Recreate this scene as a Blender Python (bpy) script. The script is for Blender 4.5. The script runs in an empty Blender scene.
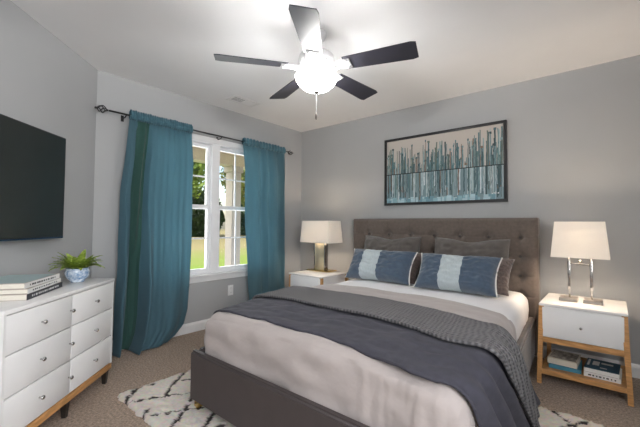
import bpy, bmesh, math, random
from math import sin, cos, pi, radians, sqrt, atan2, exp
from mathutils import Vector, Matrix, noise
random.seed(7)
S = bpy.context.scene
COL = S.collection

# ------------------------------------------------------------------ camera
f_px = 346.5; th = radians(40.2875); pt = radians(1.916); ro = radians(.472)
Fv = Vector((-sin(th)*cos(pt), cos(th)*cos(pt), sin(pt)))
R0 = Vector((cos(th), sin(th), 0)); U0 = R0.cross(Fv)
Rv = R0*cos(ro) + U0*sin(ro); Uv = -R0*sin(ro) + U0*cos(ro)
cd = bpy.data.cameras.new('camera'); cam = bpy.data.objects.new('camera', cd); COL.objects.link(cam)
cd.sensor_width = 36; cd.lens = f_px/640*36; cd.clip_start = .05; cd.clip_end = 300
M = Matrix((Rv, Uv, -Fv)).transposed().to_4x4(); M.translation = (3.365, -3.552, 1.123)
cam.matrix_world = M
S.camera = cam
# ------------------------------------------------------------------ world, sun, daylight, exposure
S.view_settings.view_transform = 'Standard'; S.view_settings.look = 'None'
S.view_settings.gamma = 1; S.view_settings.use_curve_mapping = False
S.view_settings.exposure = 0.42
w = bpy.data.worlds.new('sky'); S.world = w; w.use_nodes = True
nt = w.node_tree; bg = nt.nodes['Background']
sky = nt.nodes.new('ShaderNodeTexSky'); sky.sky_type = 'NISHITA'; sky.sun_disc = False
sky.sun_elevation = radians(48); sky.sun_rotation = radians(200); sky.air_density = 1.2; sky.dust_density = 2
nt.links.new(sky.outputs[0], bg.inputs[0]); bg.inputs[1].default_value = .28
sl = bpy.data.lights.new('sun', 'SUN'); sl.energy = 5.5; sl.angle = radians(1.5); sl.color = (1, .95, .86)
so = bpy.data.objects.new('sun', sl); COL.objects.link(so); so.rotation_euler = (radians(40), 0, radians(100))
def area(name, loc, rot, sx, sy, e, col=(1, 1, 1)):
    l = bpy.data.lights.new(name, 'AREA'); l.shape = 'RECTANGLE'; l.size = sx; l.size_y = sy; l.energy = e; l.color = col
    o = bpy.data.objects.new(name, l); COL.objects.link(o); o.location = loc; o.rotation_euler = rot
    return o
# fill light at the added, unseen right-wall window; daylight through the bedroom window
area('added_fill_light', (4.46, -3.75, 1.5), (0, radians(90), 0), 1.3, 1.7, 76, (.985, .985, .99))
area('daylight_window_1', (-.3, -1.37, 1.3), (0, radians(-90), 0), 1.4, 1.6, 20, (.95, .98, 1))

# ------------------------------------------------------------------ helpers
def tag(o, label=None, cat=None, group=None, kind=None):
    if label: o['label'] = label
    if cat: o['category'] = cat
    if group: o['group'] = group
    if kind: o['kind'] = kind
    return o
def empty(name, loc=(0, 0, 0), rz=0, parent=None):
    o = bpy.data.objects.new(name, None); COL.objects.link(o); o.location = loc; o.rotation_euler = (0, 0, rz)
    o.empty_display_size = .05
    if parent: o.parent = parent
    return o
def obj(name, bm, mat, parent=None, smooth=False, loc=None):
    bmesh.ops.recalc_face_normals(bm, faces=bm.faces)
    me = bpy.data.meshes.new(name); bm.to_mesh(me); bm.free()
    for m in (mat if isinstance(mat, (list, tuple)) else [mat]): me.materials.append(m)
    if smooth:
        me.polygons.foreach_set('use_smooth', [True]*len(me.polygons))
        if smooth == 'auto':
            try: me.set_sharp_from_angle(angle=radians(40))
            except Exception: pass
    o = bpy.data.objects.new(name, me); COL.objects.link(o)
    if parent: o.parent = parent
    if loc: o.location = loc
    return o
def B(): return bmesh.new()
def box(bm, x0, x1, y0, y1, z0, z1, bev=0, seg=2, mi=0):
    r = bmesh.ops.create_cube(bm, size=1)
    vs = r['verts']
    for v in vs:
        v.co = Vector(((x0+x1)/2+v.co.x*(x1-x0), (y0+y1)/2+v.co.y*(y1-y0), (z0+z1)/2+v.co.z*(z1-z0)))
    fs = set(f for v in vs for f in v.link_faces)
    for f in fs: f.material_index = mi
    if bev:
        es = list(set(e for v in vs for e in v.link_edges))
        bmesh.ops.bevel(bm, geom=es, offset=bev, segments=seg, affect='EDGES', profile=.5)
    return bm
def hexa(bm, p):  # 8 corner points, bottom four then top four
    v = [bm.verts.new(q) for q in p]
    for a in ((0,3,2,1),(4,5,6,7),(0,1,5,4),(1,2,6,5),(2,3,7,6),(3,0,4,7)): bm.faces.new([v[i] for i in a])
def lathe(bm, prof, seg=32, cx=0, cy=0, cap=True):
    rings = []
    for r, z in prof:
        rings.append([bm.verts.new((cx+r*cos(2*pi*i/seg), cy+r*sin(2*pi*i/seg), z)) for i in range(seg)])
    for a, b in zip(rings, rings[1:]):
        for i in range(seg):
            bm.faces.new((a[i], a[(i+1) % seg], b[(i+1) % seg], b[i]))
    if cap:
        bm.faces.new(rings[0]); bm.faces.new(rings[-1])
def tube(bm, pts, r, seg=8, cap=True):
    pts = [Vector(p) for p in pts]; rings = []
    up = Vector((0, 0, 1))
    for i, p in enumerate(pts):
        d = (pts[min(i+1, len(pts)-1)] - pts[max(i-1, 0)]).normalized()
        a = d.cross(up)
        if a.length < .05: a = d.cross(Vector((1, 0, 0)))
        a.normalize(); b = d.cross(a)
        rr = r[i] if isinstance(r, (list, tuple)) else r
        rings.append([bm.verts.new(p + (a*cos(2*pi*k/seg) + b*sin(2*pi*k/seg))*rr) for k in range(seg)])
    for a, b in zip(rings, rings[1:]):
        for k in range(seg): bm.faces.new((a[k], a[(k+1) % seg], b[(k+1) % seg], b[k]))
    if cap: bm.faces.new(rings[0]); bm.faces.new(rings[-1])
def grid(bm, nu, nv, fn, keep=None):
    vs = [[bm.verts.new(fn(i/nu, j/nv)) for j in range(nv+1)] for i in range(nu+1)]
    for i in range(nu):
        for j in range(nv):
            bm.faces.new((vs[i][j], vs[i+1][j], vs[i+1][j+1], vs[i][j+1]))
    return vs
def solid(o, t, off=0, sub=0):
    m = o.modifiers.new('thick', 'SOLIDIFY'); m.thickness = t; m.offset = off
    if sub:
        s = o.modifiers.new('smooth', 'SUBSURF'); s.levels = s.render_levels = sub
def lerp(a, b, t): return a+(b-a)*t
def interp(t, pts):
    if t <= pts[0][0]: return pts[0][1]
    for (a, x), (b, y) in zip(pts, pts[1:]):
        if t <= b:
            k = (t-a)/(b-a); k = k*k*(3-2*k) * .5 + k*.5
            return x+(y-x)*k
    return pts[-1][1]
def nz(x, y, z=0): return noise.noise(Vector((x, y, z)))

# ------------------------------------------------------------------ materials
def mat(name, col, rough=.6, metal=0, var=0, vscale=8, bump=0, bscale=60, stretch=(1, 1, 1), spec=.5, sheen=0, coat=0, col2=None, detail=4):
    m = bpy.data.materials.new(name); m.use_nodes = True
    n = m.node_tree.nodes; L = m.node_tree.links; p = n['Principled BSDF']
    p.inputs['Base Color'].default_value = (*col, 1); p.inputs['Roughness'].default_value = rough
    p.inputs['Metallic'].default_value = metal; p.inputs['Specular IOR Level'].default_value = spec
    p.inputs['Sheen Weight'].default_value = sheen; p.inputs['Coat Weight'].default_value = coat
    tc = n.new('ShaderNodeTexCoord'); mp = n.new('ShaderNodeMapping'); mp.inputs['Scale'].default_value = stretch
    L.new(tc.outputs['Object'], mp.inputs[0])
    t = n.new('ShaderNodeTexNoise'); t.inputs['Scale'].default_value = vscale; t.inputs['Detail'].default_value = detail
    L.new(mp.outputs[0], t.inputs['Vector'])
    r = n.new('ShaderNodeValToRGB'); L.new(t.outputs[0], r.inputs[0])
    v = max(var, .02); c2 = col2 or tuple(min(1, c*(1+v)) for c in col); c1 = tuple(c*(1-v) for c in col) if not col2 else col
    r.color_ramp.elements[0].position = .32; r.color_ramp.elements[1].position = .68
    r.color_ramp.elements[0].color = (*c1, 1); r.color_ramp.elements[1].color = (*c2, 1)
    L.new(r.outputs[0], p.inputs['Base Color'])
    if bump:
        t2 = n.new('ShaderNodeTexNoise'); t2.inputs['Scale'].default_value = bscale; t2.inputs['Detail'].default_value = 3
        L.new(mp.outputs[0], t2.inputs['Vector'])
        b = n.new('ShaderNodeBump'); b.inputs['Strength'].default_value = bump; b.inputs['Distance'].default_value = .01
        L.new(t2.outputs[0], b.inputs['Height']); L.new(b.outputs[0], p.inputs['Normal'])
    return m
def attr_mat(name, rough=.7, spec=.4, bump=0, bscale=200):
    m = mat(name, (1, 1, 1), rough, bump=bump, bscale=bscale, spec=spec); n = m.node_tree.nodes; L = m.node_tree.links
    a = n.new('ShaderNodeAttribute'); a.attribute_name = 'Col'
    L.new(a.outputs['Color'], n['Principled BSDF'].inputs['Base Color'])
    return m
def weave(m, sx=700, strength=.25, axes=('X', 'Z')):
    """fine woven bump from crossed wave textures"""
    n = m.node_tree.nodes; L = m.node_tree.links; p = n['Principled BSDF']
    tc = n.new('ShaderNodeTexCoord'); add = None
    for ax in axes:
        wv = n.new('ShaderNodeTexWave'); wv.bands_direction = ax; wv.inputs['Scale'].default_value = sx/20
        wv.inputs['Distortion'].default_value = 1.5
        L.new(tc.outputs['Object'], wv.inputs['Vector'])
        if add is None: add = wv.outputs['Fac']
        else:
            a = n.new('ShaderNodeMath'); L.new(add, a.inputs[0]); L.new(wv.outputs['Fac'], a.inputs[1]); add = a.outputs[0]
    b = n.new('ShaderNodeBump'); b.inputs['Strength'].default_value = strength; b.inputs['Distance'].default_value = .004
    L.new(add, b.inputs['Height']); L.new(b.outputs[0], p.inputs['Normal'])
    return m

M_wall = mat('wall_paint', (.387, .394, .399), .75, var=.02, vscale=2, bump=.08, bscale=300)
M_ceil = mat('ceiling_paint', (.84, .84, .845), .85, var=.015, vscale=2, bump=.15, bscale=180)
M_trim = mat('trim_white', (.78, .78, .78), .4, var=.02)
M_vinyl = mat('window_vinyl', (.86, .86, .87), .35, var=.01)
M_carpet = mat('carpet', (.345, .25, .18), 1, var=.5, vscale=75, bump=1.0, bscale=260, spec=.1, sheen=.3, detail=8)
M_white = mat('white_lacquer', (.80, .795, .79), .35, var=.01, spec=.4)
M_whitetop = mat('white_top', (.8, .79, .78), .22, var=.02, spec=.5)
M_groove = mat('shadow_gap', (.12, .12, .12), .8)
M_oak = mat('honey_oak', (.52, .27, .10), .45, var=.25, vscale=6, stretch=(2, 2, 14), bump=.05)
M_oakh = mat('honey_oak_rail', (.52, .27, .10), .45, var=.25, vscale=6, stretch=(2, 14, 14), bump=.05)
M_darkwood = mat('dark_feet', (.02, .016, .013), .4)
M_steel = mat('brushed_nickel', (.45, .44, .43), .25, metal=1)
M_chrome = mat('chrome', (.5, .48, .46), .12, metal=1)
M_gold = mat('brass', (.78, .55, .22), .22, metal=1)
M_black = mat('black_metal', (.012, .012, .014), .4)
M_hb = weave(mat('headboard_linen', (.135, .109, .094), .9, var=.10, vscale=40, spec=.2, sheen=.25), 900, .3)
M_frame = mat('bed_leather', (.060, .048, .048), .55, var=.05, vscale=12, bump=.12, bscale=250)
M_sheetw = mat('white_sheet', (.80, .79, .80), .85, var=.02, bump=.15, bscale=12, sheen=.2, spec=.2)
M_sheetb = mat('blush_sheet', (.395, .350, .334), .75, var=.03, bump=.9, bscale=9, sheen=.2, spec=.25)
M_blanket = mat('slate_blanket', (.046, .045, .060), .8, var=.12, vscale=30, bump=.5, bscale=9, sheen=.05, spec=.3)
M_tv = mat('tv_screen', (.012, .017, .016), .28, var=.1, spec=.5, coat=.15)
M_sham = weave(mat('taupe_pillow', (.108, .095, .087), .9, var=.12, vscale=20, sheen=.3, spec=.2), 900, .3)
M_brown = mat('brown_pillow', (.115, .085, .077), .75, var=.3, vscale=60, bump=.8, bscale=50, sheen=.5, spec=.3)
M_blue = mat('blue_pillow', (.058, .088, .130), .8, var=.10, vscale=30, bump=.2, bscale=400, sheen=.4, spec=.3)
M_band = mat('pale_blue_band', (.42, .48, .50), .6, var=.15, vscale=30, stretch=(30, 1, 1), bump=.2, bscale=80, sheen=.3)
M_piping = mat('white_piping', (.75, .73, .70), .7)
M_plastic = mat('white_plastic', (.8, .8, .79), .4)
M_paper = mat('book_pages', (.72, .68, .60), .9, var=.12, vscale=40, stretch=(1, 1, 60))
M_soil = mat('soil', (.05, .035, .025), 1, var=.4, vscale=60, bump=1, bscale=80)

# quilt: fine stitched rows
M_quilt = mat('grey_quilt', (.115, .115, .125), .9, var=.2, vscale=60, spec=.15, sheen=.05)
def quilt_nodes(m):
    n = m.node_tree.nodes; L = m.node_tree.links; p = n['Principled BSDF']
    uv = n.new('ShaderNodeAttribute'); uv.attribute_name = 'cloth'
    w1 = n.new('ShaderNodeTexWave'); w1.bands_direction = 'X'; w1.inputs['Scale'].default_value = 13; w1.inputs['Distortion'].default_value = 1.2; w1.inputs['Detail Scale'].default_value = 3
    w2 = n.new('ShaderNodeTexWave'); w2.bands_direction = 'Y'; w2.inputs['Scale'].default_value = 15; w2.inputs['Distortion'].default_value = 2
    L.new(uv.outputs['Vector'], w1.inputs['Vector']); L.new(uv.outputs['Vector'], w2.inputs['Vector'])
    a = n.new('ShaderNodeMath'); a.operation = 'MULTIPLY_ADD'; L.new(w1.outputs['Fac'], a.inputs[0]); a.inputs[1].default_value = .5; L.new(w2.outputs['Fac'], a.inputs[2])
    b = n.new('ShaderNodeBump'); b.inputs['Strength'].default_value = .9; b.inputs['Distance'].default_value = .009
    L.new(a.outputs[0], b.inputs['Height']); L.new(b.outputs[0], p.inputs['Normal'])
    r = n.new('ShaderNodeValToRGB'); r.color_ramp.elements[0].color = (.085, .082, .086, 1); r.color_ramp.elements[1].color = (.20, .194, .20, 1)
    r.color_ramp.elements[0].position = .2; r.color_ramp.elements[1].position = 1.1/1.5
    L.new(a.outputs[0], r.inputs[0]); L.new(r.outputs[0], p.inputs['Base Color'])
quilt_nodes(M_quilt)

def translucent_mat(name, col, tcol, mix, rough=.8, var=.06, vscale=6, stretch=(1, 1, 1), bump=.2, bscale=60):
    m = mat(name, col, rough, var=var, vscale=vscale, stretch=stretch, bump=bump, bscale=bscale, spec=.2, sheen=.2)
    n = m.node_tree.nodes; L = m.node_tree.links
    t = n.new('ShaderNodeBsdfTranslucent'); t.inputs[0].default_value = (*tcol, 1)
    mx = n.new('ShaderNodeMixShader'); mx.inputs[0].default_value = mix
    L.new(n['Principled BSDF'].outputs[0], mx.inputs[1]); L.new(t.outputs[0], mx.inputs[2])
    L.new(mx.outputs[0], n['Material Output'].inputs['Surface'])
    return m
M_curtain = translucent_mat('teal_curtain', (.092, .183, .228), (.28, .46, .53), .45, vscale=3, stretch=(1, 6, .6), var=.15)
M_header = mat('teal_header', (.045, .125, .165), .85, var=.15, vscale=20, bump=.4, bscale=60, sheen=.2)
M_curtain_backlit = translucent_mat('curtain_green_backlight', (.055, .13, .115), (.14, .32, .26), .4, vscale=3, stretch=(1, 6, .6), var=.15)  # green backlight from the trees, painted into the cloth colour
M_shade = translucent_mat('lamp_shade_linen', (.82, .80, .77), (.92, .88, .82), .22, var=.02, bump=.2, bscale=500)

def emis(name, col, s):
    m = bpy.data.materials.new(name); m.use_nodes = True; n = m.node_tree.nodes; p = n['Principled BSDF']
    p.inputs['Base Color'].default_value = (*col, 1); p.inputs['Emission Color'].default_value = (*col, 1); p.inputs['Emission Strength'].default_value = s
    p.inputs['Roughness'].default_value = .3
    nn = n.new('ShaderNodeTexNoise'); nn.inputs['Scale'].default_value = 30
    r = n.new('ShaderNodeMapRange'); r.inputs['To Min'].default_value = s*.9; r.inputs['To Max'].default_value = s*1.1
    m.node_tree.links.new(nn.outputs[0], r.inputs[0]); m.node_tree.links.new(r.outputs[0], p.inputs['Emission Strength'])
    return m
M_globe = emis('lit_frosted_glass', (1, .98, .95), 20)

# ------------------------------------------------------------------ room shell
H = 2.44; WY = -2.555; BY = -4.9; RX = 4.35
TX = BY  # the angled wall runs from (0, WY) to (WY-BY, BY)
AX = WY-BY
def struct(name, bm, m, **k):
    o = obj(name, bm, m, **k); o['kind'] = 'structure'; return o
def poly(bm, pts, z0, z1):
    a = [bm.verts.new((x, y, z0)) for x, y in pts]; b = [bm.verts.new((x, y, z1)) for x, y in pts]
    bm.faces.new(a); bm.faces.new(b)
    for i in range(len(a)): j = (i+1) % len(a); bm.faces.new((a[i], a[j], b[j], b[i]))
room = [(0, 0), (0, WY), (AX, BY), (RX, BY), (RX, 0)]
outl = [(-.15, .15), (-.15, WY-.07), (AX-.07, BY-.15), (RX+.15, BY-.15), (RX+.15, .15)]
bm = B(); poly(bm, outl, -.1, 0); struct('floor', bm, M_carpet)
bm = B(); poly(bm, outl, H, H+.1); struct('ceiling', bm, M_ceil)
# window opening in the left wall
wy0, wy1, wz0, wz1 = -2.21, -.545, .585, 2.045
bm = B()
box(bm, -.15, 0, wy1, 0, 0, H); box(bm, -.15, 0, WY-.04, wy0, 0, H); box(bm, -.15, 0, wy0, wy1, 0, wz0); box(bm, -.15, 0, wy0, wy1, wz1, H)
struct('wall_left', bm, M_wall)
bm = B(); box(bm, -.15, RX+.15, 0, .15, 0, H); struct('wall_back', bm, M_wall)
bm = B(); poly(bm, [(0, WY), (AX, BY), (AX-.12, BY-.12), (-.12, WY-.12)], 0, H); struct('wall_angled', bm, M_wall)
bm = B(); box(bm, RX, RX+.15, BY, -4.65, 0, H); box(bm, RX, RX+.15, -2.85, 0, 0, H); box(bm, RX, RX+.15, -4.65, -2.85, 0, .8); box(bm, RX, RX+.15, -4.65, -2.85, 2.2, H); struct('wall_right', bm, M_wall)
bm = B(); box(bm, AX, RX, BY-.15, BY, 0, H)
struct('wall_front', bm, M_wall)
# baseboards
def baseboard(name, p0, p1, nrm):
    p0 = Vector(p0); p1 = Vector(p1); n = Vector(nrm).normalized()
    bm = B()
    prof = [(0, 0), (.014, 0), (.014, .075), (.009, .09), (.004, .1), (0, .1)]
    a = [bm.verts.new((*(p0+n*(d+.001)), z)) for d, z in prof]; b = [bm.verts.new((*(p1+n*(d+.001)), z)) for d, z in prof]
    bm.faces.new(a); bm.faces.new(b)
    for i in range(len(a)): j = (i+1) % len(a); bm.faces.new((a[i], a[j], b[j], b[i]))
    struct(name, bm, M_trim)
baseboard('baseboard_left', (0, -.016), (0, WY), (1, 0)); baseboard('baseboard_back', (0, 0), (RX, 0), (0, -1))
baseboard('baseboard_angled', (.01, WY-.01), (AX-.02, BY+.02), (1, 1)); baseboard('baseboard_right', (RX, -.016), (RX, BY), (-1, 0))
baseboard('baseboard_front', (AX+.02, BY), (RX-.016, BY), (0, 1))

# window_1
def winpart(name, bm, m, par): return obj(name, bm, m, par)
M_glass = bpy.data.materials.new('window_glass'); M_glass.use_nodes = True
n = M_glass.node_tree.nodes; L = M_glass.node_tree.links
tr = n.new('ShaderNodeBsdfTransparent'); gl = n.new('ShaderNodeBsdfGlossy'); gl.inputs['Roughness'].default_value = .02
fr = n.new('ShaderNodeFresnel'); fr.inputs[0].default_value = 1.3; mx = n.new('ShaderNodeMixShader')
L.new(fr.outputs[0], mx.inputs[0]); L.new(tr.outputs[0], mx.inputs[1]); L.new(gl.outputs[0], mx.inputs[2]); L.new(mx.outputs[0], n['Material Output'].inputs[0])
def window(name, yc0, yc1, z0, z1, nu, mull):
    W = empty(name, (0, 0, 0)); W['kind'] = 'structure'
    bm = B(); t = .042
    box(bm, -.13, -.005, yc0, yc0+t, z0, z1); box(bm, -.13, -.005, yc1-t, yc1, z0, z1)
    box(bm, -.13, -.005, yc0, yc1, z1-t, z1); box(bm, -.13, -.005, yc0, yc1, z0, z0+t*.6)
    ym = -1.376; box(bm, -.128, -.001, ym-.048, ym+.048, z0, z1, .004)
    o = winpart('window_frame', bm, M_vinyl, W)
    zm = lerp(z0, z1, .495)
    for a, b in ((yc0+t, ym-.048), (ym+.048, yc1-t)):
        for up in (0, 1):
            xs = -.072 if up else -.045
            za, zb = (zm-.02, z1-t) if up else (z0+.02, zm+.025)
            bm = B(); s = .03
            box(bm, xs-.02, xs+.018, a, a+s, za, zb, .003); box(bm, xs-.02, xs+.018, b-s, b, za, zb, .003)
            box(bm, xs-.019, xs+.017, a, b, za, za+s*1.25, .003); box(bm, xs-.019, xs+.017, a, b, zb-s*1.25, zb, .003)
            sa = winpart('sash', bm, M_vinyl, W)
            bm = B()
            for k in (1, 2):
                y = lerp(a+s, b-s, k/3); box(bm, xs-.006, xs+.006, y-.008, y+.008, za+s, zb-s)
            z = (za+zb)/2; box(bm, xs-.0055, xs+.0055, a+s, b-s, z-.008, z+.008)
            obj('muntin', bm, M_vinyl, sa)
            bm = B(); box(bm, xs-.003, xs+.003, a+s-.004, b-s+.004, za+s, zb-s); obj('pane', bm, M_glass, sa)
    bm = B(); box(bm, -.03, .045, yc0-.05, yc1+.05, z0-.022, z0, .005)
    obj('window_sill', bm, M_trim, W)
    bm = B(); box(bm, .001, .018, yc0-.03, yc1+.03, z0-.078, z0-.022, .004); obj('window_apron', bm, M_trim, W)
    bm = B(); box(bm, .001, .012, yc0-.03, yc1+.03, z1-.03, z1+.028, .003); obj('window_head', bm, M_trim, W)
    return W
window('window_1', wy0, wy1, wz0, wz1, 2, .1)
# added_window_2 (unseen, added beside the camera for fill light)
W2 = empty('added_window_2'); W2['kind'] = 'structure'
bm = B()
for y in (-4.65, -3.78, -2.91): box(bm, RX+.02, RX+.13, y, y+.06, .8, 2.2)
for z in (.8, 1.47, 2.14): box(bm, RX+.03, RX+.12, -4.65, -2.85, z, z+.06)
obj('window_frame', bm, M_vinyl, W2)

# ------------------------------------------------------------------ outside the window
M_grass = mat('lawn', (.16, .30, .03), 1, var=.3, vscale=.16, bump=1, bscale=30, col2=(.34, .25, .10), detail=6, spec=.1, stretch=(2.2, .5, 1))
def lawn_nodes(m):
    n = m.node_tree.nodes; L = m.node_tree.links; p = n['Principled BSDF']
    tc = n.new('ShaderNodeTexCoord'); sp = n.new('ShaderNodeSeparateXYZ'); L.new(tc.outputs['Object'], sp.inputs[0])
    t = n.new('ShaderNodeTexNoise'); t.inputs['Scale'].default_value = .5; L.new(tc.outputs['Object'], t.inputs['Vector'])
    a = n.new('ShaderNodeMath'); a.operation = 'MULTIPLY_ADD'; L.new(t.outputs[0], a.inputs[0]); a.inputs[1].default_value = 8; L.new(sp.outputs[0], a.inputs[2])
    r = n.new('ShaderNodeMapRange'); r.inputs['From Min'].default_value = -11; r.inputs['From Max'].default_value = -3; L.new(a.outputs[0], r.inputs[0])
    mx = n.new('ShaderNodeMix'); mx.data_type = 'RGBA'; L.new(r.outputs[0], mx.inputs[0]); mx.inputs[6].default_value = (.27, .23, .11, 1); mx.inputs[7].default_value = (.17, .25, .04, 1)
    L.new(mx.outputs[2], p.inputs['Base Color'])
lawn_nodes(M_grass)
bm = B(); grid(bm, 60, 60, lambda u, v: (lerp(-80, -.3, u), lerp(-30, 60, v), -.3+.08*nz(u*9, v*9)+.02*nz(u*60, v*60)))
struct('ground', bm, M_grass)
M_slab = mat('concrete', (.45, .43, .40), .9, var=.1, bump=.2)
bm = B(); box(bm, -2.7, -.16, -5, 4, -.45, -.12); struct('porch_floor', bm, M_slab)
M_tan = mat('porch_tan', (.85, .74, .58), .8, var=.04)
bm = B(); box(bm, -2.75, -.16, -5, 4, 2.52, 2.62)
struct('porch_ceiling', bm, M_tan)
bm = B(); box(bm, -2.7, -2.45, -5, 4, 2.3, 2.52, .01); struct('porch_beam', bm, M_tan)
def column(y, lab):
    r = empty('porch_column', (-2.57, y, -.12)); tag(r, lab, 'porch column')
    bm = B(); box(bm, -.11, .11, -.11, .11, .2, 2.3, .008); obj('shaft', bm, M_colm, r)
    bm = B(); box(bm, -.15, .15, -.15, .15, 0, .2, .01); obj('base', bm, M_colm, r)
    bm = B(); box(bm, -.14, .14, -.14, .14, 2.3, 2.42, .01); obj('capital', bm, M_colm, r)
    return r
M_colm = mat('column_paint', (.62, .55, .50), .7, var=.04)
column(.70, 'pale square porch column seen through the right half of the window')
M_bark = mat('bark', (.10, .075, .055), .95, var=.4, vscale=8, bump=1, bscale=20)
leafm = [mat('leaves_%d' % i, c, .7, var=.35, vscale=1.2, col2=c2) for i, (c, c2) in enumerate([((.05, .12, .02), (.24, .33, .05)), ((.10, .17, .03), (.42, .42, .10)), ((.015, .045, .01), (.05, .09, .02))])]
def foliage(bm, cx, cy, cz, rx, rz, n, s, rnd):
    for i in range(n):
        a = rnd.uniform(0, 2*pi); c = rnd.uniform(-1, 1); r = rnd.uniform(.45, 1)**.5*(1+.25*noise.noise(Vector((a*1.3, c*2, cx))))
        q = sqrt(1-c*c)
        p = Vector((cx+rx*r*q*cos(a), cy+rx*r*q*sin(a), cz+rz*r*c))
        d = Vector((rnd.gauss(0, 1), rnd.gauss(0, 1), rnd.gauss(0, 1))).normalized(); e = d.orthogonal().normalized()
        k = s*rnd.uniform(.6, 1.3); g = d.cross(e)
        bm.faces.new([bm.verts.new(p+d*k), bm.verts.new(p+e*k*.55), bm.verts.new(p-d*k), bm.verts.new(p-e*k*.55+g*k*.2)])
rt = random.Random(3)
def tree(x, y, h, rx, mi, lab, n=8000, low=.3):
    r = empty('leafy_tree', (x, y, -.3)); tag(r, lab, 'tree', 'trees beyond the lawn')
    bm = B(); tube(bm, [(0, 0, -.2), (.1, 0, h*.3), (0, .1, h*.65)], [.3, .22, .1], 10)
    for k in range(6):
        a = rt.uniform(0, 6.28); z = h*rt.uniform(.3, .55); tube(bm, [(0, 0, z), (cos(a)*rx*.5, sin(a)*rx*.5, z+h*.18)], [.1, .03], 6)
    obj('trunk', bm, M_bark, r, True)
    bm = B(); foliage(bm, 0, 0, h*(low+(1-low)/2), rx, h*(1-low)/2, n, .24, rt); obj('crown', bm, leafm[mi], r)
for x, y, h, rx, mi, lab, low in [(-26, 10.6, 13, 4, 0, 'green tree straight behind the window mullion', .25), (-26, 20.6, 13, 4, 1, 'yellow-green tree beside the porch column outside', .25),
        (-26, 1.2, 13, 3.8, 1, 'yellow-green tree glimpsed at the left edge of the window', .25), (-54, 50, 20, 10, 0, 'tall green tree beyond the porch column', .15), (-54, 20, 20, 10, 0, 'tall green tree at the back of the lawn, left of the column', .1)]:
    tree(x, y, h, rx, mi, lab, low=low)
for x, y, lab in [(-34, 8.0, 'dark green hedge bush seen low through the left window half'), (-34, 17.6, 'dark green hedge bush seen low beside the window mullion'), (-34, 27.2, 'dark green hedge bush seen low behind the porch column')]:
    bm = B(); foliage(bm, 0, 0, 2.2, 3.6, 3.2, 9000, .26, rt); o = obj('hedge_bush', bm, leafm[2], loc=(x, y, -.3)); tag(o, lab, 'bush', 'hedge bushes across the lawn')

# ------------------------------------------------------------------ bed
bed = empty('upholstered_bed', (1.935, -1.2, 0)); tag(bed, 'grey upholstered bed with tufted headboard and low dark platform frame', 'bed')
def bobj(name, bm, m, smooth=False, par=None):
    """a bed part given in room coordinates, moved into the bed's own"""
    for v in bm.verts: v.co -= Vector((1.935, -1.2, 0))
    return obj(name, bm, m, par or bed, smooth)
YH, YF = -.15, -2.43
def XL(y): return lerp(1.13, 1.385, (y-YH)/(YF-YH))
def XR(y): return lerp(2.85, 3.015, (y-YH)/(YF-YH))
# headboard
hx0, hx1, hz1 = .993, 2.874, 1.20
colx = [1.212+.2555*i for i in range(7)]; rowz = [1.03-.166*i for i in range(6)]
def hbf(u, v):
    x = lerp(hx0, hx1, u); z = lerp(.08, hz1, v)
    d = 0
    for c in colx:
        d = max(d, .28*exp(-((x-c)/.006)**2))
    for c in rowz:
        d = max(d, .28*exp(-((z-c)/.006)**2))
    bt = 0
    for c in colx:
        if abs(x-c) < .12:
            for q in rowz:
                if abs(z-q) < .12: bt = max(bt, exp(-(((x-c)**2+(z-q)**2)/.036**2)))
    e = min(x-hx0, hx1-x, hz1-z)
    edge = (1-min(1, max(0, e)/.03))**2*.028
    return (x, -.15+.012*d+.040*bt+edge-.006*(1-d), z)
bm = B(); grid(bm, 300, 180, hbf); bobj('headboard', bm, M_hb, True)
# side and back of headboard as one shell
bm = B(); box(bm, hx0-.002, hx1+.002, -.128, -.022, .04, hz1+.002, .012, 3); bobj('headboard_shell', bm, M_hb, 'auto')
M_btn = mat('button_cloth', (.06, .05, .045), .8)
for c in colx:
    for q in rowz[:3]:
        bm = B(); bmesh.ops.create_uvsphere(bm, u_segments=12, v_segments=6, radius=.012, matrix=Matrix.Translation((c, -.133, q)) @ Matrix.Diagonal((1, .5, 1, 1)))
        bobj('tufting_button', bm, M_btn, True)
# frame rails (front, left, right) with padded edges
def rail(pts, z0=.062, z1=.355, name='side_rail', mt=M_frame):
    bm = B(); p = [(x, y, z0) for x, y in pts]+[(x, y, z1) for x, y in pts]; hexa(bm, p)
    bmesh.ops.recalc_face_normals(bm, faces=bm.faces)
    bmesh.ops.bevel(bm, geom=list(bm.edges), offset=.014, segments=3, affect='EDGES')
    bobj(name, bm, mt, 'auto')
tk = .05
rail([(XL(YF), YF), (XR(YF), YF), (XR(YF+tk), YF+tk), (XL(YF+tk), YF+tk)], name='footboard')
M_rail = M_hb
rail([(XL(YF+tk), YF+tk+.001), (XL(YF+tk)+tk, YF+tk+.001), (XL(YH)+tk, YH-.01), (XL(YH), YH-.01)])
rail([(XR(YF+tk)-tk, YF+tk+.001), (XR(YF+tk), YF+tk+.001), (XR(YH), YH-.01), (XR(YH)-tk, YH-.01)], z1=.37, mt=M_rail)
for x, y in ((XL(YF)+.055, YF+.035), (XR(YF)-.08, YF+.05), (XL(-.5)+.05, -.5), (XR(-.5)-.05, -.5)):
    bm = B(); box(bm, x-.02, x+.02, y-.02, y+.02, .02 if y < -1 else 0, .066, .002)
    for v in bm.verts: v.co -= Vector((1.935, -1.2, 0))
    o = obj('foot', bm, M_gold if x < 1.6 and y < -1 else M_darkwood, bed)
    if x < 1.6 and y < -1: o['label'] = 'small brass bed foot'
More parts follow.
